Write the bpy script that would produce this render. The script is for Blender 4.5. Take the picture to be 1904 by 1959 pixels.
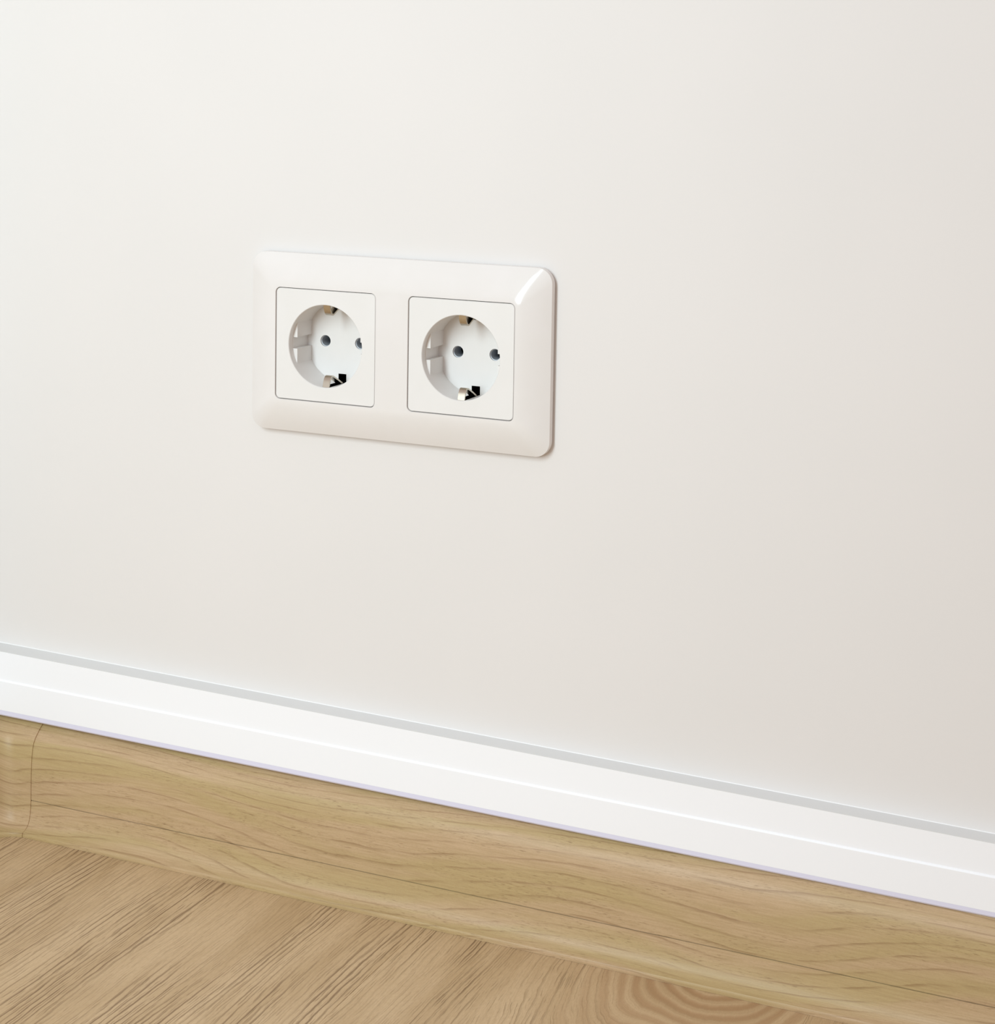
import bpy, bmesh, math
from mathutils import Vector, Matrix

# ------------------------------------------------------------------ scene, camera, light
sc = bpy.context.scene
for o in list(bpy.data.objects):
    bpy.data.objects.remove(o, do_unlink=True)
MM = 0.001
Z0 = 0.266016                       # height of the socket centre above the floor
W_PX, H_PX = 1904.0, 1959.0
F_PX, SX_PX, SY_PX = 3542.244, -34.358, -586.559

cam_data = bpy.data.cameras.new('camera')
cam_data.sensor_fit = 'HORIZONTAL'
cam_data.sensor_width = 36.0
cam_data.lens = 36.0 * F_PX / W_PX
cam_data.shift_x = -SX_PX / W_PX
cam_data.shift_y = SY_PX / W_PX
cam_data.clip_start = 0.02
cam = bpy.data.objects.new('camera', cam_data)
sc.collection.objects.link(cam)
yaw, pitch, roll = 0.4229, 0.0707, 0.0156
fwd = Vector((-math.sin(yaw) * math.cos(pitch), math.cos(yaw) * math.cos(pitch), -math.sin(pitch)))
rgt0 = Vector((math.cos(yaw), math.sin(yaw), 0))
up0 = rgt0.cross(fwd)
rgt = rgt0 * math.cos(roll) + up0 * math.sin(roll)
upv = -rgt0 * math.sin(roll) + up0 * math.cos(roll)
M = Matrix((rgt, upv, -fwd)).transposed().to_4x4()
M.translation = Vector((0.3886704, -0.7749526, 0.1301859 + Z0))
cam.matrix_world = M
sc.camera = cam

world = bpy.data.worlds.new('room_daylight')
world.use_nodes = True
bg = world.node_tree.nodes['Background']
bg.inputs['Color'].default_value = (1.0, 0.865, 0.82, 1)
bg.inputs['Strength'].default_value = 0.615
sc.world = world


def area(name, loc, target, sx, sy, power, col):
    d = bpy.data.lights.new(name, 'AREA')
    d.shape = 'RECTANGLE'; d.size = sx; d.size_y = sy; d.energy = power; d.color = col
    o = bpy.data.objects.new(name, d)
    sc.collection.objects.link(o)
    o.location = loc
    o.rotation_euler = (Vector(target) - Vector(loc)).to_track_quat('-Z', 'Y').to_euler()
    return o


area('window_daylight', (-0.14, -0.93, 0.57), (-0.05, 0.0, 0.18), 0.19, 0.68, 7.3, (0.81, 0.97, 1.03))

vs = sc.view_settings
vs.view_transform = 'Standard'; vs.look = 'None'; vs.gamma = 1.0; vs.use_curve_mapping = False
vs.exposure = 0.0
sc.render.film_transparent = False

C = sc.collection

# ------------------------------------------------------------------ helpers


def P(x, y, z):
    """millimetres relative to the socket centre on the wall -> metres in the room"""
    return Vector((x * MM, y * MM, z * MM + Z0))


def obj(name, bm, mat, parent=None, smooth=True, angle=35, normals=True):
    if normals:
        bmesh.ops.recalc_face_normals(bm, faces=bm.faces[:])
    me = bpy.data.meshes.new(name)
    bm.to_mesh(me); bm.free()
    if smooth:
        for p in me.polygons:
            p.use_smooth = True
        me.set_sharp_from_angle(angle=math.radians(angle))
    if mat:
        me.materials.append(mat)
    o = bpy.data.objects.new(name, me)
    C.objects.link(o)
    if parent:
        o.parent = parent
    return o


def tag(o, label=None, cat=None, kind=None, group=None):
    if label: o['label'] = label
    if cat: o['category'] = cat
    if kind: o['kind'] = kind
    if group: o['group'] = group
    return o


def box(bm, x0, x1, y0, y1, z0, z1):
    v = [bm.verts.new((x, y, z)) for z in (z0, z1) for y in (y0, y1) for x in (x0, x1)]
    fs = []
    for f in ((0, 1, 3, 2), (4, 6, 7, 5), (0, 4, 5, 1), (2, 3, 7, 6), (0, 2, 6, 4), (1, 5, 7, 3)):
        fs.append(bm.faces.new([v[i] for i in f]))
    return v, fs


def loop(bm, pts):
    return [bm.verts.new(p) for p in pts]


def bridge(bm, a, b, closed=True, skip=None):
    n = len(a)
    for i in range(n if closed else n - 1):
        if skip and skip(i):
            continue
        j = (i + 1) % n
        bm.faces.new((a[i], a[j], b[j], b[i]))


def fill(bm, loops):
    """flat fill between an outer loop and hole loops"""
    edges = []
    for l in loops:
        for i in range(len(l)):
            a, b = l[i], l[(i + 1) % len(l)]
            e = bm.edges.get((a, b)) or bm.edges.new((a, b))
            edges.append(e)
    bmesh.ops.triangle_fill(bm, use_beauty=True, use_dissolve=False, edges=edges)


def rrect(w, h, r, k=10, cx=0.0, cz=0.0, side=6):
    """rounded rectangle in x,z: same point count for any size"""
    pts = []
    hw, hh = w / 2, h / 2
    cs = ((hw - r, hh - r, 0), (-hw + r, hh - r, 90), (-hw + r, -hh + r, 180), (hw - r, -hh + r, 270))
    for i, (x, z, a0) in enumerate(cs):
        arc = []
        for j in range(k + 1):
            a = math.radians(a0 + 90.0 * j / k)
            arc.append((x + r * math.cos(a), z + r * math.sin(a)))
        pts += arc
        nx, nz, na = cs[(i + 1) % 4]
        ex = nx + r * math.cos(math.radians(na)); ez = nz + r * math.sin(math.radians(na))
        for j in range(1, side):
            t = j / side
            pts.append((arc[-1][0] * (1 - t) + ex * t, arc[-1][1] * (1 - t) + ez * t))
    return [(x + cx, z + cz) for x, z in pts]


# ------------------------------------------------------------------ materials


def srgb(r, g, b):
    def f(c):
        c /= 255.0
        return c / 12.92 if c <= 0.04045 else ((c + 0.055) / 1.055) ** 2.4
    return (f(r), f(g), f(b), 1.0)


class NT:
    def __init__(self, name):
        self.m = bpy.data.materials.new(name)
        self.m.use_nodes = True
        self.t = self.m.node_tree
        self.b = self.t.nodes['Principled BSDF']

    def n(self, typ, **kw):
        nd = self.t.nodes.new(typ)
        for k, v in kw.items():
            setattr(nd, k, v)
        return nd

    def put(self, sock, v):
        if isinstance(v, bpy.types.NodeSocket):
            self.t.links.new(v, sock)
        else:
            sock.default_value = v

    def math(self, op, a, b=None, c=None, clamp=False):
        nd = self.n('ShaderNodeMath', operation=op, use_clamp=clamp)
        self.put(nd.inputs[0], a)
        if b is not None: self.put(nd.inputs[1], b)
        if c is not None: self.put(nd.inputs[2], c)
        return nd.outputs[0]

    def combine(self, x, y, z):
        nd = self.n('ShaderNodeCombineXYZ')
        for i, v in enumerate((x, y, z)): self.put(nd.inputs[i], v)
        return nd.outputs[0]

    def noise(self, vec, scale=1.0, detail=2.0, rough=0.5, dist=0.0):
        nd = self.n('ShaderNodeTexNoise')
        self.put(nd.inputs['Vector'], vec)
        nd.inputs['Scale'].default_value = scale
        nd.inputs['Detail'].default_value = detail
        nd.inputs['Roughness'].default_value = rough
        nd.inputs['Distortion'].default_value = dist
        return nd.outputs['Fac']

    def maprange(self, v, a, b, c=0.0, d=1.0, smooth=True):
        nd = self.n('ShaderNodeMapRange', interpolation_type='SMOOTHSTEP' if smooth else 'LINEAR')
        self.put(nd.inputs['Value'], v)
        for k, x in (('From Min', a), ('From Max', b), ('To Min', c), ('To Max', d)):
            self.put(nd.inputs[k], x)
        return nd.outputs['Result']

    def mix(self, fac, a, b):
        nd = self.n('ShaderNodeMix', data_type='RGBA')
        self.put(nd.inputs[0], fac); self.put(nd.inputs[6], a); self.put(nd.inputs[7], b)
        return nd.outputs[2]

    def pos(self):
        g = self.n('ShaderNodeNewGeometry')
        s = self.n('ShaderNodeSeparateXYZ')
        self.t.links.new(g.outputs['Position'], s.inputs[0])
        return s.outputs[0], s.outputs[1], s.outputs[2], g.outputs['Position']

    def bump(self, h, strength, dist):
        nd = self.n('ShaderNodeBump')
        nd.inputs['Strength'].default_value = strength
        nd.inputs['Distance'].default_value = dist
        self.put(nd.inputs['Height'], h)
        self.t.links.new(nd.outputs[0], self.b.inputs['Normal'])


def plain(name, col, rough=0.5, metal=0.0, spec=0.5, coat=0.0):
    k = NT(name)
    k.b.inputs['Base Color'].default_value = col
    k.b.inputs['Roughness'].default_value = rough
    k.b.inputs['Metallic'].default_value = metal
    k.b.inputs['Specular IOR Level'].default_value = spec
    k.b.inputs['Coat Weight'].default_value = coat
    return k.m


def wall_paint():
    k = NT('wall_paint')
    x, y, z, p = k.pos()
    n = k.noise(p, 9.0, 3.0, 0.5)
    k.put(k.b.inputs['Base Color'], k.mix(k.maprange(n, 0.3, 0.7), (0.762, 0.735, 0.716, 1), (0.774, 0.745, 0.726, 1)))
    k.b.inputs['Roughness'].default_value = 0.7
    k.b.inputs['Specular IOR Level'].default_value = 0.2
    k.bump(k.noise(p, 420.0, 3.0, 0.6), 0.05, 0.0004)
    return k.m


def white_plastic(name, col, rough):
    k = NT(name)
    x, y, z, p = k.pos()
    n = k.noise(p, 60.0, 2.0, 0.5)
    c2 = (col[0] * 0.985, col[1] * 0.985, col[2] * 0.98, 1)
    k.put(k.b.inputs['Base Color'], k.mix(k.maprange(n, 0.35, 0.65), col, c2))
    k.b.inputs['Roughness'].default_value = rough
    k.b.inputs['IOR'].default_value = 1.48
    return k.m


def skirting_wood():
    k = NT('skirting_wood_foil')
    x, y, z, p = k.pos()
    # coordinate along the board and across its face (height, plus the flare of the foot), in metres
    along = k.math('SUBTRACT', x, y)
    across = k.math('ADD', z, k.math('MULTIPLY', y, 0.9))
    # broad arching figure
    big = k.noise(k.combine(k.math('MULTIPLY', along, 6.0), k.math('MULTIPLY', across, 13.0), 3.7), 1.0, 0.0, 0.35)
    mid = k.noise(k.combine(k.math('MULTIPLY', along, 30.0), k.math('MULTIPLY', across, 130.0), 9.1), 1.0, 3.0, 0.55)
    t = k.math('MULTIPLY', across, 1.0 / 0.0056)
    t = k.math('SUBTRACT', t, k.math('MULTIPLY', along, 5.0))
    t = k.math('ADD', t, k.math('MULTIPLY', big, 9.5))
    t = k.math('ADD', t, k.math('MULTIPLY', mid, 0.5))
    fr = k.math('FRACT', t)
    line = k.math('MULTIPLY', k.maprange(fr, 0.74, 0.965), k.maprange(fr, 0.965, 1.0, 1.0, 0.0))
    brk = k.noise(k.combine(k.math('MULTIPLY', along, 28.0), k.math('MULTIPLY', across, 210.0), 1.3), 1.0, 3.0, 0.6)
    line = k.math('MULTIPLY', line, k.maprange(brk, 0.35, 0.62))
    # short dark pores and fine streaks
    pores = k.noise(k.combine(k.math('MULTIPLY', along, 260.0), k.math('MULTIPLY', across, 2300.0), 0.2), 1.0, 2.0, 0.55)
    pores = k.maprange(pores, 0.56, 0.72)
    pz = k.noise(k.combine(k.math('MULTIPLY', along, 18.0), k.math('MULTIPLY', across, 140.0), 6.6), 1.0, 2.0, 0.6)
    pores = k.math('MULTIPLY', pores, k.maprange(pz, 0.40, 0.62))
    fine = k.noise(k.combine(k.math('MULTIPLY', along, 60.0), k.math('MULTIPLY', across, 1300.0), 5.2), 1.0, 3.0, 0.65)
    speck = k.noise(k.combine(k.math('MULTIPLY', along, 900.0), k.math('MULTIPLY', across, 2600.0), 8.2), 1.0, 2.0, 0.6)
    tint = k.noise(k.combine(k.math('MULTIPLY', along, 7.0), k.math('MULTIPLY', t, 0.45), 2.4), 1.0, 2.0, 0.5)
    base = k.mix(k.maprange(tint, 0.38, 0.62), srgb(187, 164, 119), srgb(196, 168, 133))
    base = k.mix(k.math('MULTIPLY', k.maprange(fine, 0.32, 0.68), 0.42), base, srgb(166, 139, 98))
    base = k.mix(k.math('MULTIPLY', k.maprange(speck, 0.45, 0.75), 0.22), base, srgb(160, 132, 92))
    col = k.mix(k.math('MULTIPLY', line, 0.47), base, srgb(128, 94, 60))
    col = k.mix(k.math('MULTIPLY', pores, 0.55), col, srgb(126, 96, 62))
    k.put(k.b.inputs['Base Color'], col)
    k.b.inputs['Roughness'].default_value = 0.45
    k.b.inputs['Specular IOR Level'].default_value = 0.35
    h = k.math('SUBTRACT', fine, k.math('ADD', pores, line))
    k.bump(h, 0.10, 0.0002)
    return k.m


def floor_wood():
    k = NT('oak_laminate')
    x, y, z, p = k.pos()
    at = k.n('ShaderNodeAttribute', attribute_type='OBJECT', attribute_name='heart')
    sp = k.n('ShaderNodeSeparateXYZ')
    k.t.links.new(at.outputs['Vector'], sp.inputs[0])
    dx = k.math('SUBTRACT', x, sp.outputs[0])
    dy = k.math('SUBTRACT', y, sp.outputs[1])
    stretch = k.math('ADD', sp.outputs[2], k.math('MULTIPLY', k.math('MULTIPLY', dx, dx), 420.0))
    yy = k.math('DIVIDE', dy, stretch)
    r = k.math('SQRT', k.math('ADD', k.math('MULTIPLY', dx, dx), k.math('MULTIPLY', yy, yy)))
    wob = k.noise(k.combine(k.math('MULTIPLY', x, 28.0), k.math('MULTIPLY', y, 6.0), 0.0), 1.0, 1.0, 0.5)
    jit = k.noise(k.combine(k.math('MULTIPLY', x, 230.0), k.math('MULTIPLY', y, 55.0), 4.0), 1.0, 2.0, 0.6)
    rr = k.math('ADD', r, k.math('MULTIPLY', wob, 0.012))
    rr = k.math('ADD', rr, k.math('MULTIPLY', jit, 0.0019))

    def ridges(spacing, lo, hi):
        f = k.math('FRACT', k.math('DIVIDE', rr, spacing))
        return k.math('MULTIPLY', k.maprange(f, lo, hi), k.maprange(f, 0.93, 1.0, 1.0, 0.0))
    l1 = ridges(0.0029, 0.60, 0.90)
    l2 = ridges(0.00135, 0.55, 0.90)
    dash = k.noise(k.combine(k.math('MULTIPLY', rr, 700.0), k.math('MULTIPLY', y, 60.0), 7.0), 1.0, 2.0, 0.6)
    lng = k.noise(k.combine(k.math('MULTIPLY', rr, 500.0), k.math('MULTIPLY', y, 14.0), 5.0), 1.0, 2.0, 0.6)
    zone = k.noise(k.combine(k.math('MULTIPLY', rr, 30.0), k.math('MULTIPLY', y, 5.0), 1.0), 1.0, 2.0, 0.5)
    strong = k.maprange(zone, 0.41, 0.57)
    l1 = k.math('MULTIPLY', l1, k.math('MULTIPLY', k.maprange(lng, 0.36, 0.56), k.math('ADD', k.math('MULTIPLY', strong, 0.85), 0.15)))
    l2 = k.math('MULTIPLY', l2, k.math('MULTIPLY', k.maprange(dash, 0.46, 0.62), k.math('ADD', k.math('MULTIPLY', strong, 0.35), 0.35)))
    near = k.maprange(r, 0.022, 0.075, 1.0, 0.0)
    ln = k.math('MULTIPLY', k.math('MAXIMUM', l1, l2), k.math('SUBTRACT', 1.0, k.math('MULTIPLY', near, 1.0)))
    # soft colour between the rings
    soft = k.math('SINE', k.math('MULTIPLY', rr, 2 * math.pi / 0.0060))
    tint = k.noise(k.combine(k.math('MULTIPLY', rr, 45.0), k.math('MULTIPLY', y, 9.0), 3.0), 1.0, 3.0, 0.55)
    base = k.mix(k.maprange(tint, 0.32, 0.68), srgb(191, 163, 125), srgb(206, 179, 142))
    base = k.mix(k.math('MULTIPLY', near, k.maprange(soft, -0.9, 0.9, 0.12, 0.80)), base, srgb(170, 133, 97))
    grit = k.noise(k.combine(k.math('MULTIPLY', x, 1500.0), k.math('MULTIPLY', y, 420.0), 0.0), 1.0, 2.0, 0.6)
    fib = k.noise(k.combine(k.math('MULTIPLY', rr, 2200.0), k.math('MULTIPLY', y, 40.0), 0.0), 1.0, 2.0, 0.6)
    base = k.mix(k.math('MULTIPLY', k.maprange(grit, 0.35, 0.7), 0.20), base, srgb(166, 136, 98))
    base = k.mix(k.math('MULTIPLY', k.maprange(fib, 0.40, 0.7), 0.22), base, srgb(160, 130, 94))
    col = k.mix(k.math('MULTIPLY', ln, 0.74), base, srgb(112, 84, 56))
    k.put(k.b.inputs['Base Color'], col)
    k.b.inputs['Roughness'].default_value = 0.5
    k.b.inputs['Specular IOR Level'].default_value = 0.35
    h = k.math('SUBTRACT', k.math('MULTIPLY', grit, 0.2), ln)
    h = k.math('ADD', h, k.math('MULTIPLY', k.math('MULTIPLY', near, soft), -0.5))
    k.bump(h, 0.7, 0.0005)
    return k.m


m_wall = wall_paint()
m_frame = white_plastic('glossy_white_plastic', (0.800, 0.770, 0.752, 1), 0.13)
m_insert = white_plastic('satin_white_plastic', (0.800, 0.782, 0.765, 1), 0.30)
m_trim = plain('white_trim_lacquer', (0.935, 0.945, 0.975, 1), 0.40)
m_trimtop = plain('trim_top_painted_shade', (0.72, 0.725, 0.725, 1), 0.5, spec=0.2)  # shade on the white strip's upward face, put into the colour as grey
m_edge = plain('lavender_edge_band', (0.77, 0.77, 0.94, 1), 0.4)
m_caulk = plain('white_caulk', (0.92, 0.92, 0.92, 1), 0.3)
m_skirt = skirting_wood()
m_floor = floor_wood()
m_sub = plain('screed', (0.35, 0.33, 0.31, 1), 0.9)
m_clip = plain('nickel_brass', (0.60, 0.54, 0.45, 1), 0.26, metal=1.0)
m_pin = plain('grey_steel', (0.46, 0.49, 0.53, 1), 0.45, metal=0.25)
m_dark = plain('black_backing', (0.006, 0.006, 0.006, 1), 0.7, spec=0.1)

XC = -238.0                          # corner with the left wall (mm)
XR = 1500.0                          # right end of what is modelled

# ------------------------------------------------------------------ walls
bm = bmesh.new()
hx, hz = 64.0, 28.0
xs, zs = [-338, -hx, hx, XR], [-296, -hz, hz, 2300]
g = [[bm.verts.new(P(x, 0, z)) for z in zs] for x in xs]
for i in range(3):
    for j in range(3):
        if i == 1 and j == 1:
            continue
        bm.faces.new((g[i][j], g[i + 1][j], g[i + 1][j + 1], g[i][j + 1]))
ring = [g[1][1], g[2][1], g[2][2], g[1][2]]
back = loop(bm, [P(-hx, 52, -hz), P(hx, 52, -hz), P(hx, 52, hz), P(-hx, 52, hz)])
bridge(bm, ring, back)
bm.faces.new(back)
oc = [g[0][0], g[3][0], g[3][3], g[0][3]]
ob = loop(bm, [P(-338, 110, -296), P(XR, 110, -296), P(XR, 110, 2300), P(-338, 110, 2300)])
per = [g[0][0], g[1][0], g[2][0], g[3][0], g[3][1], g[3][2], g[3][3], g[2][3], g[1][3], g[0][3], g[0][2], g[0][1]]
for seg, i0, i1 in (((0, 1, 2, 3), 0, 1), ((3, 4, 5, 6), 1, 2), ((6, 7, 8, 9), 2, 3), ((9, 10, 11, 0), 3, 0)):
    bm.faces.new([per[s] for s in seg] + [ob[i1], ob[i0]])
bm.faces.new(ob)
w = obj('wall_back', bm, m_wall, smooth=False)
tag(w, kind='structure', label='smooth off-white painted wall carrying the double socket')

bm = bmesh.new()
LY = -90.0
box(bm, XC * MM - 0.5, XC * MM, LY * MM, -0.0002, -0.03, 2.3 + Z0)
w = obj('wall_left', bm, m_wall, smooth=False)
tag(w, kind='structure', label='off-white side wall meeting the socket wall at the left corner')

# ------------------------------------------------------------------ floor
bm = bmesh.new()
box(bm, XC * MM, XR * MM, -2.62, 0.0, -0.03, -0.0081)
box(bm, XC * MM - 0.5, XC * MM, -2.62, LY * MM, -0.03, -0.0081)
floor = obj('floor', bm, m_sub, smooth=False)
tag(floor, kind='structure', label='oak laminate floor laid at right angles to the socket wall')
PW = 182.9
J0 = 25.9
hearts = {0: (0.1655, -0.001, 1.3), -1: (-0.36, -0.3, 6.0), -2: (-0.6, -0.5, 6.0), 1: (-0.10, -0.9, 6.0)}


def plank_mesh(x0, x1, y0, y1):
    bm = bmesh.new()
    gp, c = 0.00002, 0.00010
    x0 += gp; x1 -= gp; y0 += gp; y1 -= gp
    lo = loop(bm, [(x0, y0, -0.008), (x1, y0, -0.008), (x1, y1, -0.008), (x0, y1, -0.008)])
    md = loop(bm, [(x0, y0, -c), (x1, y0, -c), (x1, y1, -c), (x0, y1, -c)])
    tp = loop(bm, [(x0 + c, y0 + c, 0), (x1 - c, y0 + c, 0), (x1 - c, y1 - c, 0), (x0 + c, y1 - c, 0)])
    bridge(bm, lo, md); bridge(bm, md, tp)
    bm.faces.new(tp); bm.faces.new(lo[::-1])
    return bm


spans = [(i, max(J0 + PW * i, XC + 0.5) * MM, min(J0 + PW * (i + 1), XR) * MM, -0.004) for i in range(-2, 9)]
spans += [(i, max(J0 + PW * i, XC - 500) * MM, min(J0 + PW * (i + 1), XC + 0.4) * MM, LY * MM - 0.002) for i in (-2, -3, -4)]
for i, x0, x1, y_end in spans:
    if x1 <= x0:
        continue
    for j, (ya, yb) in enumerate(((-1.30, y_end), (-2.6, -1.30))):
        pl = obj('plank', plank_mesh(x0, x1, ya, yb), m_floor, floor, smooth=False)
        h = hearts.get(i, (x0 - 0.12 + 0.05 * (i % 3), -0.7, 8.0)) if j == 0 else (x0 - 0.1, -2.0, 8.0)
        pl['heart'] = [float(v) for v in h]

# ------------------------------------------------------------------ wood-look skirting
# profile (depth from wall, height above floor), mm
ZF = -266.016
BODY = [(0.4, -208.6), (2.0, -209.4), (5.07, -211.55), (7.5, -213.45), (9.68, -215.44), (11.5, -217.4), (12.83, -219.47),
        (13.7, -222.2), (14.26, -225.37), (14.7, -230.0), (14.95, -235.5), (15.1, -242.0), (15.18, -248.75)]
FOOT = [(15.2, -249.15), (15.4, -252.4), (15.8, -255.68), (16.4, -258.3), (17.3, -260.5), (18.6, -262.0), (20.0, -262.9), (21.3, -263.35),
        (22.0, -263.65), (22.3, -264.3), (22.35, -265.0), (22.35, -265.95)]


def sweep_x(name, prof, x0, x1, mat, parent=None, seg=1):
    """prof: closed list of (depth, z) -> prism along x"""
    bm = bmesh.new()
    rows = []
    for i in range(seg + 1):
        x = x0 + (x1 - x0) * i / seg
        rows.append(loop(bm, [P(x, -d, z) for d, z in prof]))
    for i in range(seg):
        bridge(bm, rows[i], rows[i + 1])
    bm.faces.new(rows[0]); bm.faces.new(rows[-1][::-1])
    return obj(name, bm, mat, parent, angle=40)


XJ = -202.9                           # where the corner piece ends
base = sweep_x('baseboard_back', BODY + [(14.6, -249.0), (14.6, -251.0), (0.4, -251.0)], XJ - 4, XR, m_skirt, seg=1)
tag(base, kind='structure', label='wood-look plastic skirting board along the foot of the socket wall')
sweep_x('foot_strip', FOOT + [(12.5, -265.95), (12.5, -251.3), (14.2, -251.3), (14.9, -249.25)], XJ - 4, XR, m_skirt, base)


def sweep_left(name, prof, y0, y1, mat, parent=None):
    bm = bmesh.new()
    a = loop(bm, [P(XC + d, y0, z) for d, z in prof])
    b = loop(bm, [P(XC + d, y1, z) for d, z in prof])
    bridge(bm, a, b)
    bm.faces.new(a); bm.faces.new(b[::-1])
    return obj(name, bm, mat, parent, angle=40)


bl = sweep_left('baseboard_left', BODY + [(14.6, -249.0), (14.6, -251.0), (0.4, -251.0)], -31.1, LY, m_skirt)
tag(bl, kind='structure', label='wood-look plastic skirting board along the foot of the side wall')
sweep_left('foot_strip', FOOT + [(12.5, -265.95), (12.5, -251.3), (14.2, -251.3), (14.9, -249.25)], -31.1, LY, m_skirt, bl)

# inside corner piece: same profile, a touch proud, turned round the corner with a hollow fillet
bm = bmesh.new()
full = BODY + FOOT
rows = []
for d, z in full:
    e = d + 0.55
    zz = z + (0.35 if z > -222 else 0.0)
    r = 9.0 + 0.25 * max(0.0, d - 10)
    pts = [P(XJ, -e, zz)]
    cx, cy = XC + e + r, -e - r
    n = 12
    for i in range(n + 1):
        a = math.radians(90 + 90 * i / n)
        pts.append(P(cx + r * math.cos(a), cy + r * math.sin(a), zz))
    pts.append(P(XC + e, -35.1, zz))
    rows.append(pts)
V = [loop(bm, p) for p in rows]
for a, b in zip(V, V[1:]):
    bridge(bm, a, b, closed=False)
# back edges: give the shell its thickness at both ends
for idx, sgn in ((0, 0), (-1, 1)):
    prev = None
    inner = []
    for (d, z), row in zip(full, V):
        e = d + 0.03
        zz = z
        co = P(XJ, -e, zz) if idx == 0 else P(XC + e, -35.1, zz)
        inner.append(bm.verts.new(co))
    for i in range(len(full) - 1):
        bm.faces.new((V[i][idx], V[i + 1][idx], inner[i + 1], inner[i]))
cap = obj('corner_cap', bm, m_skirt, angle=50)
tag(cap, label='wood-look plastic inside corner piece joining the skirting boards at the left', cat='corner cap')

# ------------------------------------------------------------------ white strip above the skirting
XA, XB = XC + 0.4, XR
def tz(x, zl, zr):                    # the strip was fixed slightly off level
    return zl + (zr - zl) * (min(x, 300.0) + 235.0) / 515.0
# (depth, height at left end of view, height at right end of view)
FACE = [(8.3, -175.3, -182.6), (8.9, -175.9, -183.2), (8.75, -188.9, -195.1), (8.78, -190.3, -196.3), (9.15, -190.62, -196.62), (9.5, -191.1, -197.1), (9.5, -206.48, -211.48)]


def strip_solid(name, prof, mat, parent=None, angle=20):
    bm = bmesh.new()
    a = loop(bm, [P(XA, -d, tz(XA, l, r)) for d, l, r in prof])
    m = loop(bm, [P(300, -d, tz(300, l, r)) for d, l, r in prof])
    b = loop(bm, [P(XB, -d, tz(XB, l, r)) for d, l, r in prof])
    bridge(bm, a, m); bridge(bm, m, b)
    bm.faces.new(a); bm.faces.new(b[::-1])
    return obj(name, bm, mat, parent, angle=angle)


trim = strip_solid('trim_1', [(0.05, -174.25, -182.35), (8.75, -175.55, -182.85)] + FACE[2:] + [(3.0, -206.48, -211.48), (0.05, -203.6, -208.0)], m_trim)
tag(trim, kind='structure', label='white moulding strip fixed to the wall just above the wooden skirting')
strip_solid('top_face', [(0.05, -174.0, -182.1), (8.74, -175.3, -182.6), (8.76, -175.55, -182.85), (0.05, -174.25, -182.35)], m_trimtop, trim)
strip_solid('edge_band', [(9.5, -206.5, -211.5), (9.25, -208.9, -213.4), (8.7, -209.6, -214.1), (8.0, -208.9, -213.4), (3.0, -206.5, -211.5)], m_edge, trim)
strip_solid('caulk_bead', [(0.02, -173.75, -181.85), (0.3, -173.85, -181.95), (0.42, -174.12, -182.2), (0.02, -174.05, -182.15)], m_caulk, trim, angle=60)

# ------------------------------------------------------------------ double socket
sock = bpy.data.objects.new('wall_socket', None)
C.objects.link(sock)
sock.location = P(0, 0, 0)
tag(sock, label='white glossy double wall socket with two recessed outlets on the off-white wall', cat='socket')
FW, FH = 156.7, 86.4
INS = 53.4
FY = -9.0


def Q(x, y, z):                       # local to the socket, metres
    return Vector((x * MM, y * MM, z * MM))


def ring2(pts, y):
    return [Q(x, y, z) for x, z in pts]


# cover frame
bm = bmesh.new()
inner_w, inner_h = 126.6, 55.6
N = 12
loops = []
for i in range(N + 1):
    t = i / N
    w_ = inner_w + (FW - inner_w) * t
    h_ = inner_h + (FH - inner_h) * t
    r_ = 3.0 + 4.2 * t
    y_ = -9.3 + 5.2 * t ** 1.5
    loops.append(loop(bm, ring2(rrect(w_, h_, r_), y_)))
for r_in, y_ in ((-0.25, -3.75), (-0.35, -3.3), (-0.35, -1.2), (0.9, -1.05), (0.9, -0.03)):
    loops.append(loop(bm, ring2(rrect(FW - 2 * r_in - 0.4, FH - 2 * r_in - 0.4, 7.2 - r_in), y_)))
for a, b in zip(loops, loops[1:]):
    bridge(bm, a, b)
holes = []
OP = INS + 0.75
for cx in (-35.5, 35.5):
    a = loop(bm, ring2(rrect(OP, OP, 2.6, cx=cx), -9.3))
    b = loop(bm, ring2(rrect(OP - 0.1, OP - 0.1, 2.6, cx=cx), -8.9))
    c = loop(bm, ring2(rrect(OP - 0.1, OP - 0.1, 2.6, cx=cx), -1.0))
    bridge(bm, a, b); bridge(bm, b, c)
    holes.append(a)
fill(bm, [loops[0]] + holes)
obj('cover_frame', bm, m_frame, sock, angle=32)

# dark mounting box in the wall behind
bm = bmesh.new()
a = loop(bm, [Q(-63.5, -0.9, -27.5), Q(63.5, -0.9, -27.5), Q(63.5, -0.9, 27.5), Q(-63.5, -0.9, 27.5)])
b = loop(bm, [Q(-63.5, 50, -27.5), Q(63.5, 50, -27.5), Q(63.5, 50, 27.5), Q(-63.5, 50, 27.5)])
bridge(bm, a, b); bm.faces.new(b)
obj('mounting_box', bm, m_dark, sock, smooth=False, normals=False)

# one outlet insert, centred on x=0, copied for the second
R, DEP, LED, CH, GV, SLW = 19.75, 17.8, 3.7, 17.1, 2.75, 2.15
SLZ = 15.6


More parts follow.
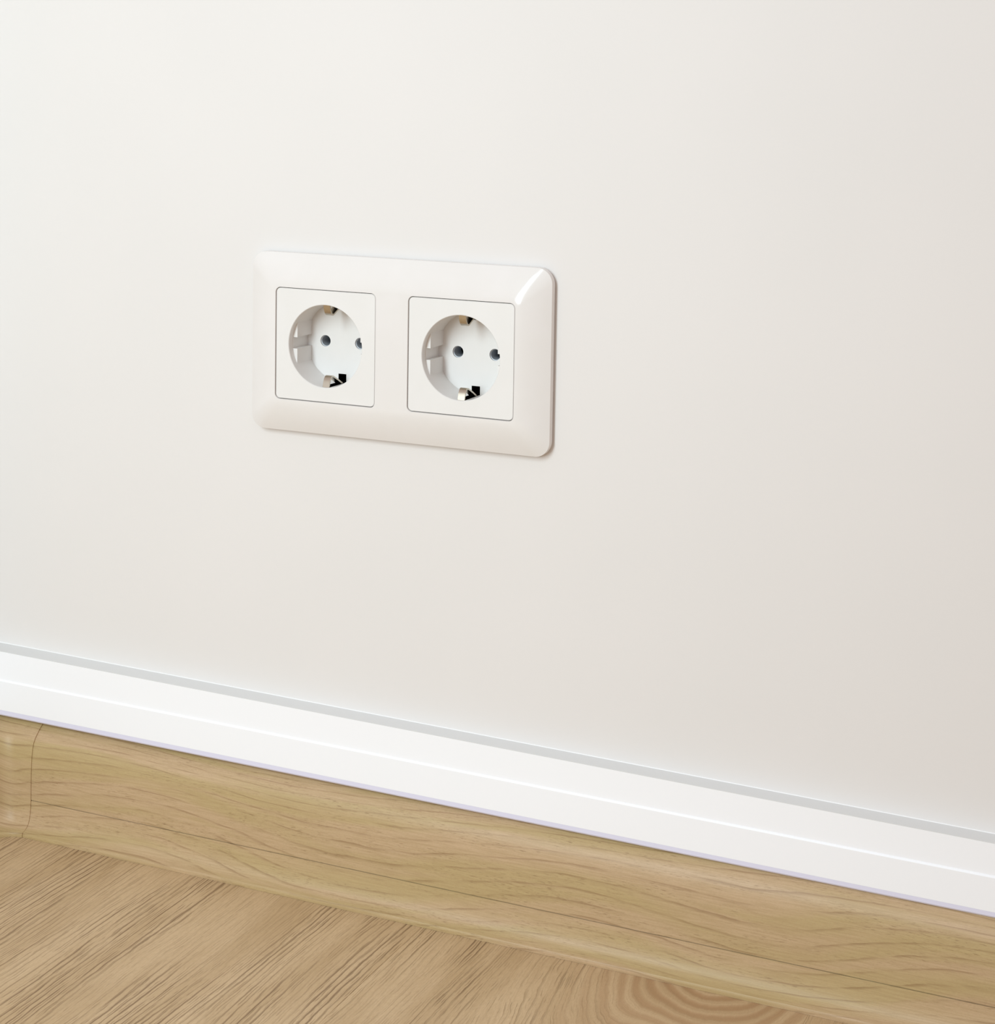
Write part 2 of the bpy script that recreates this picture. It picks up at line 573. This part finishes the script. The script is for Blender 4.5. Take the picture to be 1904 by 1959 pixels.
def outlines():
    """matching point lists for the round mouth and the flat-sided floor, starting at the right groove"""
    up, lo, slot, kind = [], [], [], []
    aG = math.asin(GV / R)
    aC = math.acos(CH / R)
    aS = math.acos(SLW / R)
    quad = []
    for i in range(5):
        quad.append(('g', aG * i / 4))
    quad.append(('e', aG))
    for i in range(1, 7):
        quad.append(('c', aG + (aC - aG) * i / 6))
    for i in range(1, 15):
        quad.append(('r', aC + (aS - aC) * i / 14))
    for i in range(1, 4):
        quad.append(('s', aS + (math.pi / 2 - aS) * i / 3))
    seq = [(k, a) for k, a in quad]
    seq += [(k, math.pi - a) for k, a in reversed(quad[:-1])]
    seq += [(k, math.pi + a) for k, a in quad[1:]]
    seq += [(k, 2 * math.pi - a) for k, a in reversed(quad[1:-1])]
    for k, a in seq:
        x, z = R * math.cos(a), R * math.sin(a)
        up.append((x, z))
        if k == 'g':
            lo.append((math.copysign(R - 0.25, x) if abs(x) > 1 else x, z))
        elif k in ('e', 'c'):
            lo.append((math.copysign(CH, x), z))
        else:
            lo.append((x, z))
        kind.append(k)
    return up, lo, kind


UP, LO, KIND = outlines()
n = len(UP)


def in_slot(i):
    return KIND[i] == 's' and KIND[(i + 1) % n] == 's' or (KIND[i] == 's' and abs(abs(UP[(i + 1) % n][0]) - SLW) < 0.05) or (abs(abs(UP[i][0]) - SLW) < 0.05 and KIND[(i + 1) % n] == 's')


def make_insert():
    bm = bmesh.new()
    o1 = loop(bm, ring2(rrect(INS, INS, 2.2), FY + 0.25))
    o0 = loop(bm, ring2(rrect(INS - 0.4, INS - 0.4, 2.1), FY))
    o2 = loop(bm, ring2(rrect(INS, INS, 2.2), FY + 7.0))
    bridge(bm, o0, o1); bridge(bm, o1, o2)
    m0 = loop(bm, ring2([(x * 1.012, z * 1.012) for x, z in UP], FY))
    um = []
    for i in range(n):
        if not um or (m0[i].co - um[-1].co).length > 1e-6:
            um.append(m0[i])
    fill(bm, [o0, um])
    m1 = loop(bm, ring2(UP, FY + 0.3))
    m2 = loop(bm, ring2(UP, FY + 1.6))
    m3 = loop(bm, ring2(UP, FY + LED))
    bridge(bm, m0, m1); bridge(bm, m1, m2)
    bridge(bm, m2, m3, skip=in_slot)
    l3 = loop(bm, ring2(LO, FY + LED))
    l4 = loop(bm, ring2(LO, FY + DEP))
    # ledges and stepped lower wall
    bridge(bm, m3, l3, skip=in_slot)
    bridge(bm, l3, l4, skip=in_slot)
    # recess floor, its outline notched by the two slots
    out = []
    i = 0
    top_done = bot_done = False
    for i in range(n):
        x, z = LO[i]
        if KIND[i] == 's':
            continue
        out.append(l4[i])
        if abs(x) < SLW + 0.05 and KIND[i] == 'r':
            s = 1 if z > 0 else -1
            first = (s > 0 and x > 0) or (s < 0 and x < 0)
            if first:
                q1 = bm.verts.new(Q(x, FY + DEP, s * SLZ)); q2 = bm.verts.new(Q(-x, FY + DEP, s * SLZ))
                out += [q1, q2]
                # slot cheeks
                b1 = bm.verts.new(Q(x, FY + DEP + 6, s * SLZ)); b2 = bm.verts.new(Q(-x, FY + DEP + 6, s * SLZ))
                bm.faces.new((q1, q2, b2, b1))
    hl = []
    for cx in (-9.5, 9.5):
        pts = [(cx + 2.8 * math.cos(2 * math.pi * k_ / 28), -0.1 + 2.8 * math.sin(2 * math.pi * k_ / 28)) for k_ in range(28)]
        h0 = loop(bm, ring2(pts, FY + DEP))
        h1 = loop(bm, ring2(pts, FY + DEP + 1.0))
        bridge(bm, h0, h1)
        hl.append(h0)
    fill(bm, [out] + hl)
    bmesh.ops.remove_doubles(bm, verts=bm.verts[:], dist=1e-7)
    return bm


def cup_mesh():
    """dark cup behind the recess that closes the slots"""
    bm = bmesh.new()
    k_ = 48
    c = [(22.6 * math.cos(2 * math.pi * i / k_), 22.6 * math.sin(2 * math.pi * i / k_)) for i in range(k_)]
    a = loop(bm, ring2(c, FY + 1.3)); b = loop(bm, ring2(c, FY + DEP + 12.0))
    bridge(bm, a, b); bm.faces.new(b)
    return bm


def sleeve_mesh(cx):
    bm = bmesh.new()
    k_ = 28
    prev = None
    for r_, y_ in ((2.78, DEP + 0.9), (2.5, DEP + 0.95), (2.45, DEP + 1.15), (2.45, DEP + 9.0)):
        l = loop(bm, ring2([(cx + r_ * math.cos(2 * math.pi * i / k_), -0.1 + r_ * math.sin(2 * math.pi * i / k_)) for i in range(k_)], FY + y_))
        if prev: bridge(bm, prev, l)
        prev = l
    return bm


def clip_mesh(s):
    """bent earth strap, profile in depth/height, s=-1 bottom, +1 top"""
    prof = [(0.9, 20.6), (1.35, 19.6), (1.6, 18.4), (2.05, 17.0), (2.75, 15.7), (3.6, 14.8), (4.6, 14.4), (5.6, 14.55), (6.6, 15.0), (8.2, 15.75),
            (10.0, 16.6), (12.0, 17.65), (14.0, 18.75), (15.4, 19.55), (16.4, 20.5)]
    bm = bmesh.new()
    th = 0.75
    rows = []
    for i, (d, z) in enumerate(prof):
        p0 = prof[max(i - 1, 0)]; p1 = prof[min(i + 1, len(prof) - 1)]
        tx, tzz = p1[0] - p0[0], p1[1] - p0[1]
        L = math.hypot(tx, tzz)
        nx, nz = -tzz / L, tx / L          # towards the wall side of the strap
        hw = 1.75
        rows.append(loop(bm, [Q(-hw, FY + d, s * z), Q(hw, FY + d, s * z), Q(hw, FY + d + nx * th, s * (z + nz * th)), Q(-hw, FY + d + nx * th, s * (z + nz * th))]))
    for a, b in zip(rows, rows[1:]):
        bridge(bm, a, b)
    bm.faces.new(rows[0]); bm.faces.new(rows[-1][::-1])
    return bm


ins = obj('outlet_insert', make_insert(), m_insert, sock, angle=30)
ins.location = Q(-35.5, 0, 0)
subs = [obj('slot_backing', cup_mesh(), m_dark, ins, smooth=True)]
for cx in (-9.5, 9.5):
    subs.append(tag(obj('contact_sleeve', sleeve_mesh(cx), m_pin, ins), label='grey metal contact inside a pin hole'))
for s in (-1, 1):
    c = obj('earth_clip', clip_mesh(s), m_clip, ins, angle=40)
    tag(c, label='bent brassy metal earthing strap')
    subs.append(c)
ins2 = ins.copy(); C.objects.link(ins2); ins2.parent = sock; ins2.location = Q(35.5, 0, 0)
for s_ in subs:
    c = s_.copy(); C.objects.link(c); c.parent = ins2
